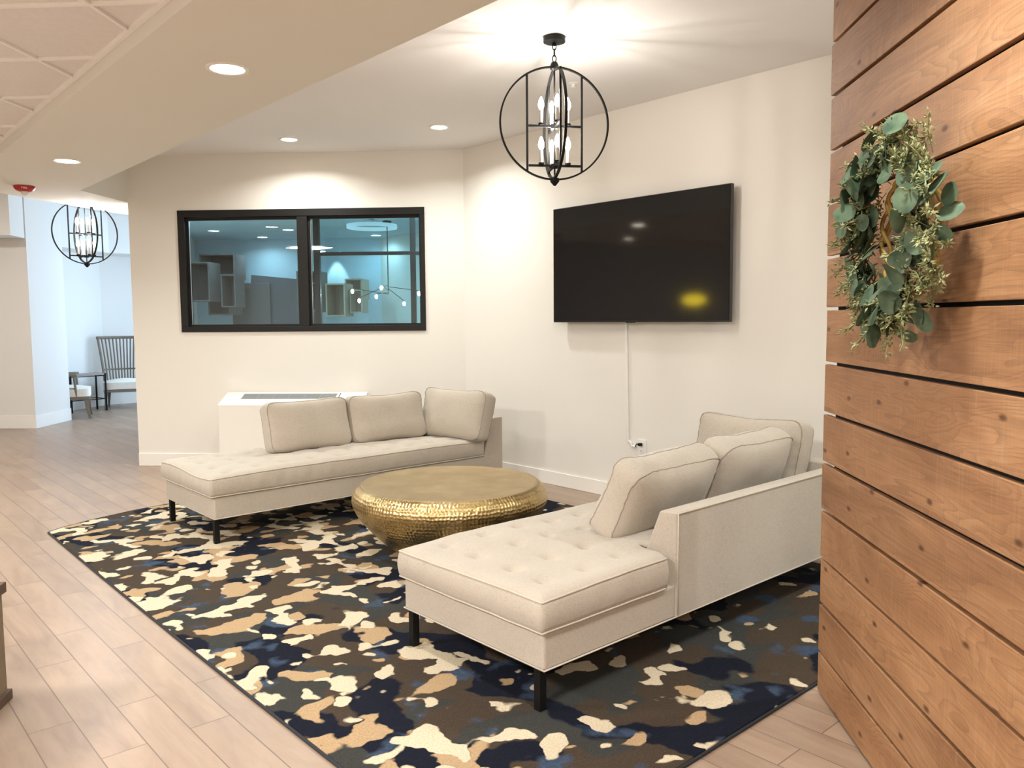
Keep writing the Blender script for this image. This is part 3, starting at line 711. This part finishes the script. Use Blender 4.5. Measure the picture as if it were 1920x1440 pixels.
# ------------------------------------------------------------------ tufted chaises
def chaise(x0, ymap, label, seed):
    """ymap(v): room Y for depth v measured from the outer side of the backrest"""
    L = 2.42; D = .87
    r = empty('chaise_sofa', (x0 + L/2, ymap(D/2), RUG_T)); tag(r, label, 'sofa', 'beige tufted chaise sofas')
    X = lambda u, v, z: Vector((x0 + u, ymap(v), z)) - r.location
    def build(bmsh, name, mat, **kw): return bmsh.build(name, mat, r, **kw)
    def tr(m_):           # local u,v,z mesh -> object space
        for q in m_.bm.verts: q.co = X(*q.co)
        return m_
    zb, zs, zt, zh = .172, .312, .448, .618
    for (u, v) in ((.035, .05), (.035, D-.035), (L-.05, .05), (L-.05, D-.05)):
        b = MB(); b.box((u-.0165, v-.0165, RUG_T), (u+.0165, v+.0165, zb)); tr(b); build(b, 'leg', m_black, bevel=.002)
    b = MB(); b.box((.012, .006, zb), (L-.008, D, zs)); tr(b); build(b, 'seat_frame', m_fabric, bevel=.012, seg=3)
    # backrest along the outer side and armrest across the end
    b = MB()
    secA = [(.0, zb-.001), (.165, zb-.001), (.165, zs), (.085, zh-.004), (.0, zh)]
    u0t, u0b = .775, .775
    ra = [Vector((u0b if v < .05 else u0b - (0 if z > .5 else .075)*1.0*(v/.165), v, z)) for v, z in secA]
    ra[1].x = ra[2].x = .70; ra[3].x = .765
    rb = [Vector((L, v, z)) for v, z in secA]
    b.loft([ra, rb]); tr(b); build(b, 'backrest', m_fabric, bevel=.010, seg=3)
    b = MB()
    secB = [(L+.002, zb-.001), (L-.20, zb-.001), (L-.20, zs), (L-.115, zh-.004), (L+.002, zh)]
    b.loft([[Vector((u, v, z)) for u, z in secB] for v in (.004, D-.002)]); tr(b); build(b, 'armrest', m_fabric, bevel=.010, seg=3)
    # seat cushion, tufted on top
    nu, nv = 168, 66
    uL = L-.205; step_u = .705
    rnd = random.Random(seed)
    cols = [.155 + .205*i for i in range(10)]; rows = [.135, .335, .535, .735]
    tufts = [(c + rnd.uniform(-.012, .012), D - rr_ + rnd.uniform(-.01, .01)) for c in cols for rr_ in rows]
    def vmin(u): return -.004 if u < step_u else .155
    def top(u, v, e):
        z = zt + .010*math.sin(u*5+seed)*math.sin(v*7) 
        z += .012*(1-abs(2*u/uL-1)**4)
        for (cu, cv) in tufts:
            d2 = (u-cu)**2 + (v-cv)**2
            if d2 < .02: z -= .024*math.exp(-d2/.00085) + .006*math.exp(-d2/.005)
        z -= .020*max(0, 1-e/.05)**2                               # falls a little to the welt
        return z
    def wob(u, v, k): return .0035*noise.noise(Vector((u*9+seed, v*9, k)))+.0055*noise.noise(Vector((u*3+seed, v*3, k+5)))
    def us(i): 
        t = i/nu
        return -.006 + (uL+.006)*t
    b = MB(); bm = b.bm; grid = {}; gbt = {}
    uu = sorted(set([us(i) for i in range(nu+1)] + [step_u-.002, step_u+.002]))
    for i, u in enumerate(uu):
        lo = vmin(u); hi = D+.006
        for j in range(nv+1):
            v = lo + (hi-lo)*j/nv
            e = min(u+.006, hi-v, v-lo if not (u > step_u) else .2)
            if u < step_u: e = min(e, v-lo)
            grid[i, j] = bm.verts.new((u, v, top(u, v, max(e, 0)) + .4*wob(u, v, 1)))
            if i in (0, len(uu)-1) or j in (0, nv): pass
    NU = len(uu)-1
    for i in range(NU):
        for j in range(nv): bm.faces.new((grid[i, j], grid[i+1, j], grid[i+1, j+1], grid[i, j+1]))
    per = [(i, 0) for i in range(NU)] + [(NU, j) for j in range(nv)] + [(i, nv) for i in range(NU, 0, -1)] + [(0, j) for j in range(nv, 0, -1)]
    cx = Vector((1.0, .45))
    def nrm_out(i, j):
        if j == 0 and i in (0,): return Vector((-.7, -.7))
        if i == 0 and j == nv: return Vector((-.7, .7))
        if i == 0: return Vector((-1, 0))
        if i == NU: return Vector((1, 0))
        return Vector((0, -1 if j == 0 else 1))
    K = 6; last = [grid[p] for p in per]
    toppath = [v_.co.copy() for v_ in last]; botpath = []
    for k in range(1, K+1):
        f = k/K; new = []
        for (i, j), tv in zip(per, toppath):
            o_ = nrm_out(i, j); bul = .010*math.sin(PI*f)*(1 + .5*noise.noise(Vector((tv.x*14, tv.y*14, seed))))
            if i == NU: bul = 0
            z = tv.z + (zs + .006 + .5*wob(tv.x, tv.y, 9) - tv.z)*f
            new.append(bm.verts.new((tv.x + o_.x*bul, tv.y + o_.y*bul, z)))
        m_ = len(new)
        for q in range(m_): bm.faces.new((last[q], last[(q+1) % m_], new[(q+1) % m_], new[q]))
        last = new
    botpath = [v_.co.copy() for v_ in last]
    bm.faces.new(last)
    tr(b); cu = build(b, 'seat_cushion', m_fabric, smooth=True)
    # welts
    def welt(path, rr, name, mat, parent):
        b_ = MB(); b_.tube(path, rr, 6, closed=True); tr(b_); return b_.build(name, mat, parent, smooth=True)
    def sub(path): return [p for q, p in enumerate(path) if q % 2 == 0]
    welt(sub([p + Vector((0, 0, .001)) for p in toppath]), .0042, 'welt', m_piping, cu)
    welt(sub(botpath), .0042, 'welt', m_piping, cu)
    # welt along the bottom of the frame and the corner seams
    b = MB(); rr = .0035
    b.tube([(.010, .004, zb+.004), (.010, D+.002, zb+.004), (L+.002, D+.002, zb+.004), (L+.002, -.002, zb+.004)], rr, 6, closed=True)
    b.tube([(u0t+.004, -.0015, zb+.01), (u0t+.004, -.0015, zh-.006), (L-.006, -.0015, zh-.004)], rr, 6)
    tr(b); build(b, 'frame_welt', m_piping, smooth=True)
    return r
chaise(1.905, lambda v: 1.972 + v, 'beige tufted chaise in the foreground, beside the wood plank wall', 3)
chaise(1.910, lambda v: 5.815 - v, 'beige tufted chaise farther back, in front of the white air conditioner', 8)

# ------------------------------------------------------------------ loose cushions
def cushion(loc, rz, tilt, label, w_=.66, h=.42, g=.11, bl=.055, seed=0, roll=0):
    """local x width, z up, front faces -y; origin at bottom centre"""
    r = empty('back_cushion', loc, rz); r.rotation_mode = 'XYZ'; r.rotation_euler = (tilt, roll, rz)
    tag(r, label, 'cushion', 'loose beige back cushions')
    bm = bmesh.new(); bmesh.ops.create_cube(bm, size=2); bmesh.ops.subdivide_edges(bm, edges=bm.edges, cuts=25, use_grid_fill=True)
    N = 8
    def mp(p):
        x, y, z = p; m_ = max(abs(x), abs(z))
        if m_ > 1e-6:
            f = m_/((abs(x)**N + abs(z)**N)**(1/N)); 
        else: f = 1
        X_, Z_ = x*f, z*f
        pk = 1 + .018*(abs(X_*Z_))**2
        fx = max(0, 1-abs(X_)**3.2); fz = max(0, 1-abs(Z_)**3.2)
        thick = g/2 + bl*(fx*fz)**.55
        yy = y*thick
        side = (m_**12)*.012*(1-y*y)
        sag = .014*(1-X_*X_)*(1 if Z_ > 0 else .3)*(abs(Z_)**3)
        P_ = Vector((X_*(w_/2 + side)*pk, yy, (Z_*(h/2 + side)*pk) - sag*(1 if Z_ > 0 else -1)))
        q = Vector((P_.x*6+seed*3.1, P_.y*6, P_.z*6))
        n1 = noise.noise(q)*.009
        # short creases running in from the seams
        edge = max(abs(X_), abs(Z_))**5
        cr_ = noise.noise(Vector((P_.z*38+seed, P_.x*6, 2))) * (abs(X_)**6)*.007 + noise.noise(Vector((P_.x*30+seed, P_.z*5, 7))) * (abs(Z_)**7)*.005
        P_.y += math.copysign(1, y)*(n1 + cr_)*min(1, abs(y)*1.5)
        P_.x += noise.noise(q + Vector((9, 0, 0)))*.008; P_.z += noise.noise(q + Vector((0, 9, 4)))*.008
        P_.z += h/2
        return P_
    for v_ in bm.verts: v_.co = mp(v_.co)
    b = MB(); b.bm.free(); b.bm = bm
    b.build('cushion_body', m_fabric, r, smooth=True)
    for y in (-1, 1):
        pts = []
        ns = 40
        for (ax, az, bx_, bz) in ((-1, -1, 1, -1), (1, -1, 1, 1), (1, 1, -1, 1), (-1, 1, -1, -1)):
            for i in range(ns):
                t = i/ns; pts.append(mp((ax+(bx_-ax)*t, y, az+(bz-az)*t)) + Vector((0, y*.0005, 0)))
        b = MB(); b.tube(pts, .0028, 6, closed=True); b.build('seam', m_seam, r, smooth=True)
    return r
ZC = .446
# rear chaise: two against the back, one against the arm
cushion((2.885, 5.50, ZC), 0, math.radians(-14), 'leftmost back cushion of the rear chaise, in front of the air conditioner', .65, .375, seed=1)
cushion((3.565, 5.475, ZC), math.radians(-3), math.radians(-14), 'middle back cushion of the rear chaise', .66, .375, seed=2)
cushion((4.00, 5.20, ZC), math.radians(-82), math.radians(-16), 'end cushion on the rear chaise leaning on its arm, in the corner', .68, .40, seed=3)
# front chaise
cushion((2.955, 2.38, ZC), math.radians(182), math.radians(-27), 'nearest back cushion of the front chaise', .66, .385, bl=.065, seed=4)
cushion((3.62, 2.35, ZC), math.radians(181), math.radians(-21), 'second back cushion of the front chaise, behind the nearest one', .66, .395, bl=.065, seed=5)
cushion((4.08, 2.53, ZC), math.radians(-93), math.radians(-14), 'cushion at the far end of the front chaise, near the plank wall edge', .68, .40, seed=6)

# ------------------------------------------------------------------ brass table
r = empty('coffee_table', (2.99, 3.91, RUG_T)); tag(r, 'round hammered brass drum coffee table between the two chaises', 'table')
prof = [(.30, 0), (.335, .003), (.352, .012), (.42, .062), (.505, .150), (.560, .215), (.590, .270), (.602, .305), (.600, .335), (.588, .365), (.566, .390), (.548, .402)]
def smoothp(pr, k=3):
    for _ in range(k):
        q = [pr[0]]
        for a_, b_ in zip(pr, pr[1:]): q += [(a_[0]*.75+b_[0]*.25, a_[1]*.75+b_[1]*.25), (a_[0]*.25+b_[0]*.75, a_[1]*.25+b_[1]*.75)]
        pr = q + [pr[-1]]
    return pr
b = MB(); b.lathe(smoothp(prof), 96, cap=False); b.build('drum', m_brass, r, smooth='auto', angle=60)
b = MB(); b.lathe([(.5485, .4005), (.546, .4045), (.535, .4055), (.52, .405), (.515, .4035), (.3, .4035), (.02, .4035)], 96); b.build('table_top', m_brasstop, r, smooth='auto')

# ------------------------------------------------------------------ plank wall (boards on a black frame)
PE = Vector((2.815, 1.422, 0)); q_ = Vector((-1/R2, -1/R2, 0)); n_ = Vector((-1/R2, 1/R2, 0))
MP = Matrix(((q_.x, n_.x, 0, PE.x), (q_.y, n_.y, 0, PE.y), (0, 0, 1, 0), (0, 0, 0, 1)))
pw = struct(empty('wall_plank')); pw.matrix_world = MP
GAPS = [.165, .350, .525, .706, .884, 1.066, 1.250, 1.446, 1.630, 1.822, 2.003, 2.194, 2.380, 2.568, 2.755, 2.94]
b = MB(); zp = .012; rb = random.Random(4)
for z in GAPS + [H-.004]:
    o_ = rb.uniform(-.002, .002); e = rb.uniform(-.004, .004)
    b.box((e, -.020+o_, zp), (4.6, o_, z-.006)); zp = z+.006
b.build('plank_cladding', m_plank, pw, bevel=.0025)
b = MB(); b.box((.055, -.075, 0), (4.6, -.024, H-.004))
b.build('black_frame', m_darkback, pw)
b = MB(); zp = .012
for z in GAPS + [H-.004]:
    b.box((0, -.119, zp), (4.6, -.079, z-.006)); zp = z+.006
b.build('rear_cladding', m_plank, pw, bevel=.0025)

# ------------------------------------------------------------------ wreath
def wreath():
    qc = (Vector((2.225, .87, 0)) - PE).dot(q_)
    r = empty('eucalyptus_wreath'); r.matrix_world = MP @ Matrix.Translation((qc+.005, .012, 1.640))
    tag(r, 'round green eucalyptus wreath hanging on the plank wall', 'wreath')
    # local: x along the wall (towards the camera), y out of the wall, z up
    rnd = random.Random(11); RR = .186
    b = MB()
    for k in range(5):
        ph = rnd.uniform(0, 6.28); off = .012
        b.tube([((RR-.03+off*math.cos(7*a+ph))*math.cos(a), .045+off*math.sin(7*a+ph), (RR-.03+off*math.cos(5*a+ph))*math.sin(a)*1.06) for a in [2*PI*i/60 for i in range(60)]], .0055 if k < 3 else .0035, 6, closed=True)
    b.build('vine_hoop', m_vine, r, smooth=True)
    b = MB(); b.tube([(.205+.018*math.cos(a), .04, .045+.022*math.sin(a)) for a in [2*PI*i/20 for i in range(20)]], .005, 6, closed=True); b.build('hanging_loop', m_vine, r, smooth=True)
    # round leaves
    b = MB(); bm = b.bm
    def leaf(c, nrm, up, rad):
        nrm = nrm.normalized(); up = (up - nrm*up.dot(nrm)).normalized(); sd = up.cross(nrm)
        n = 14; m_ = 3; cup = rnd.uniform(-.25, .45); rows_ = []
        cen = bm.verts.new(c - nrm*cup*rad*.2)
        for k in range(1, m_+1):
            rw = []
            for i in range(n):
                a = 2*PI*i/n; f = k/m_
                rr_ = rad*f*(1 + .06*math.cos(2*a) + (.10*f if i == 0 else 0))
                h = cup*rad*(f*f)*(.6+.4*math.cos(2*a)) - rad*.12*abs(math.sin(a))*f*0
                rw.append(bm.verts.new(c + up*rr_*math.cos(a) + sd*rr_*.94*math.sin(a) + nrm*(h - cup*rad*.2)))
            rows_.append(rw)
        for i in range(n): bm.faces.new((cen, rows_[0][i], rows_[0][(i+1) % n]))
        for k in range(m_-1):
            for i in range(n): bm.faces.new((rows_[k][i], rows_[k+1][i], rows_[k+1][(i+1) % n], rows_[k][(i+1) % n]))
    for i in range(185):
        a = rnd.uniform(0, 2*PI); tr_ = rnd.gauss(.008, .038); tr_ = max(-.045, min(.075, tr_))
        dd = RR + tr_
        ydep = .045 + abs(rnd.gauss(0, .038)) + .03*(1-abs(tr_)/.1)
        c = Vector((dd*math.cos(a), min(.16, ydep+.012), dd*math.sin(a)*1.05))
        outw = Vector((math.cos(a)*(tr_/.06), .0, math.sin(a)*(tr_/.06)))
        nrm = Vector((rnd.gauss(-.2, .5), 1.0, rnd.gauss(.1, .45))) + outw*.5
        up = Vector((math.cos(a)+rnd.gauss(0, .6), .5, math.sin(a)+rnd.gauss(0, .6)))
        leaf(c, nrm, up, rnd.uniform(.023, .037))
    lf = b.build('leaf_foliage', m_leaf, r, smooth=True)
    # seeded sprigs: thin stems with many small pointed buds
    b = MB(); bm = b.bm
    def spike(p, d_, ln, rd):
        d_ = d_.normalized(); ref = Vector((0, 0, 1)) if abs(d_.z) < .8 else Vector((1, 0, 0)); s1_ = d_.cross(ref).normalized(); s2_ = d_.cross(s1_)
        base = bm.verts.new(p); tip = bm.verts.new(p + d_*ln)
        ring_ = [bm.verts.new(p + d_*ln*.38 + (s1_*math.cos(k*2.094) + s2_*math.sin(k*2.094))*rd) for k in range(3)]
        for k in range(3):
            bm.faces.new((base, ring_[(k+1) % 3], ring_[k])); bm.faces.new((tip, ring_[k], ring_[(k+1) % 3]))
    for i in range(230):
        a = rnd.uniform(0, 2*PI); tr_ = rnd.uniform(-.04, .045); dd = RR + tr_
        p = Vector((dd*math.cos(a), rnd.uniform(.05, .10), dd*math.sin(a)*1.05))
        d_ = Vector((math.cos(a)*rnd.uniform(-.1, 1) - math.sin(a)*rnd.uniform(-.3, 1), rnd.uniform(.1, .8), math.sin(a)*rnd.uniform(0, 1) + math.cos(a)*rnd.uniform(-.3, 1))).normalized()
        ln = rnd.uniform(.05, .115)
        e = p + d_*ln + Vector((0, 0, -.01))
        e.y = max(.03, min(.17, e.y))
        b.tube([p, (p+e)/2 + Vector((0, .006, .004)), e], .0014, 4)
        for k in range(24):
            t = .3 + .7*k/24; c = p.lerp(e, t)
            dv_ = (d_*rnd.uniform(.2, 1) + Vector((rnd.gauss(0, .8), rnd.gauss(.2, .8), rnd.gauss(0, .8)))).normalized()
            off = dv_*rnd.uniform(.004, .016)
            spike(c + off*.5, dv_, rnd.uniform(.011, .020), .0030)
    b.build('seed_sprigs', m_sprig, r, smooth=False)
wreath()

# ------------------------------------------------------------------ crate at the left edge
r = empty('wooden_crate', (.554, 3.463, 0), math.radians(-124)); tag(r, 'corner of a weathered brown wooden crate at the left edge', 'crate')
# local x runs from the visible corner towards the camera's left, local y away behind it
b = MB(); b.box((.012, -.60, .035), (.62, -.012, .418)); b.build('crate_body', m_crate, r, bevel=.004)
b = MB()
for z0_, z1_ in ((0, .038), (.412, .452)): b.box((0, -.612, z0_), (.632, 0, z1_))
b.build('crate_trim', m_crate_dark, r, bevel=.003)

# ------------------------------------------------------------------ far seating
def spindle_chair(loc, rz, label, low=False):
    r = empty('spindle_chair', loc, rz); tag(r, label, 'chair', 'greyed oak spindle back chairs in the passage')
    # faces -y, seat .62 wide, .60 deep
    b = MB(); b.box((-.31, -.30, .275), (.31, .28, .325)); b.build('seat_rail', m_greywood, r, bevel=.008)
    bm = bmesh.new(); bmesh.ops.create_cube(bm, size=2); bmesh.ops.subdivide_edges(bm, edges=bm.edges, cuts=11, use_grid_fill=True)
    for v_ in bm.verts:
        x, y, z = v_.co; m_ = max(abs(x), abs(y)); f = m_/((abs(x)**7+abs(y)**7)**(1/7)) if m_ > 1e-6 else 1
        x *= f; y *= f
        v_.co = Vector((x*.315, -.01+y*.30, .325+.055*(z+1) + (.05*(1-x*x)*(1-y*y) if z > 0 else 0)))
    b = MB(); b.bm.free(); b.bm = bm; b.build('seat_cushion', m_chairseat, r, smooth='auto', angle=50)
    for sx in (-1, 1):
        b = MB(); b.loft([[(sx*x, y, z) for x, y in ((o_+.0, f_-w2), (o_+.0, f_+w2), (o_-w2*1.6, f_+w2), (o_-w2*1.6, f_-w2))] for z, o_, f_, w2 in ((.275, .305, -.26, .034), (.15, .302, -.265, .024), (0, .31, -.295, .017))]); b.build('leg', m_greywood, r, bevel=.003)
        b = MB(); b.loft([[(sx*x, y, z) for x, y in ((o_, f_-w2), (o_, f_+w2), (o_-w2*1.6, f_+w2), (o_-w2*1.6, f_-w2))] for z, o_, f_, w2 in ((.275, .27, .25, .034), (.12, .27, .28, .022), (0, .275, .34, .017))]); b.build('leg', m_greywood, r, bevel=.003)
    def bx_(t, h):           # barrel back: t -1..1, h 0..1 ; flares as it rises
        if low: return Vector((t*(.30 + .02*h), .27 + .02*h - .40*abs(t)**3, .33 + h*.31))
        return Vector((t*(.295 + .085*h**1.4), .27 + .10*h - .16*(abs(t)**2.2), .33 + h*.82))
    for k in range(15):
        t = -1 + 2*k/14
        b = MB(); b.tube([bx_(t, h) for h in (0, .2, .4, .6, .8, 1)], (.019 if abs(t) > .99 else .0115), 6); b.build('spindle', m_greywood, r, smooth=True)
    b = MB(); b.tube([bx_(-1.03+2.06*i/24, 1.0) for i in range(25)], .018 if low else .024, 8); b.build('top_rail', m_greywood, r, smooth=True)
    b = MB(); b.tube([bx_(-1+2*i/24, .36) + Vector((0, -.012, 0)) for i in range(25)], .013, 8); b.build('middle_rail', m_greywood, r, smooth=True)
    return r
spindle_chair((4.10, 14.15, 0), math.radians(-17), 'spindle back chair facing the camera, partly behind the window wall')
c2 = spindle_chair((3.04, 13.28, 0), math.radians(74), 'chair in side view, partly hidden behind the white pier', True)
r = empty('side_table', (3.50, 14.02, 0), math.radians(0)); tag(r, 'small black metal side table between the two spindle chairs', 'side table')
PQ = [Vector(p) for p in ((-.29, -.22), (.23, -.14), (.17, .16), (-.25, .06))]
b = MB(); b.prism([(p.x*1.02, p.y*1.02) for p in PQ], .575, .60); b.build('table_top', m_stone, r)
for p in PQ: b = MB(); b.box((p.x-.012, p.y-.012, 0), (p.x+.012, p.y+.012, .60)); b.build('leg', m_black, r)
b = MB()
for i in range(4):
    a_, c_ = PQ[i], PQ[(i+1) % 4]
    for z in (.19, .56): b.tube([(a_.x, a_.y, z), (c_.x, c_.y, z)], .009, 4, square=True)
b.build('stretcher', m_black, r)

# yellow lit sign and pictures on the wall opposite the TV (seen as reflections in the screen)
r = empty('wall_sign', (-4.14, 9.61, 1.76)); tag(r, 'oval yellow lit sign on the opposite wall, seen only reflected in the television', 'sign')
b = MB(); b.loft([[(x, .26*math.cos(a), .10*math.sin(a)) for a in [2*PI*i/32 for i in range(32)]] for x in (-.008, .03)]); b.build('sign_face', emit('yellow_sign', (1, .72, .02), 9), r)
for (y, z, c, lb) in ((6.9, 1.95, (.03, .04, .045), 'dark picture on the opposite wall, left of the red one'), (8.2, 1.95, (.30, .03, .02), 'red picture on the opposite wall, seen reflected in the television')):
    r = empty('framed_picture', (-4.14, y, z)); tag(r, lb, 'picture')
    b = MB(); b.box((-.008, -.24, -.24), (.02, .24, .24)); b.build('frame', m_black, r); b = MB(); b.box((.019, -.21, -.21), (.022, .21, .21)); b.build('canvas', plain('canvas', c, .7), r)
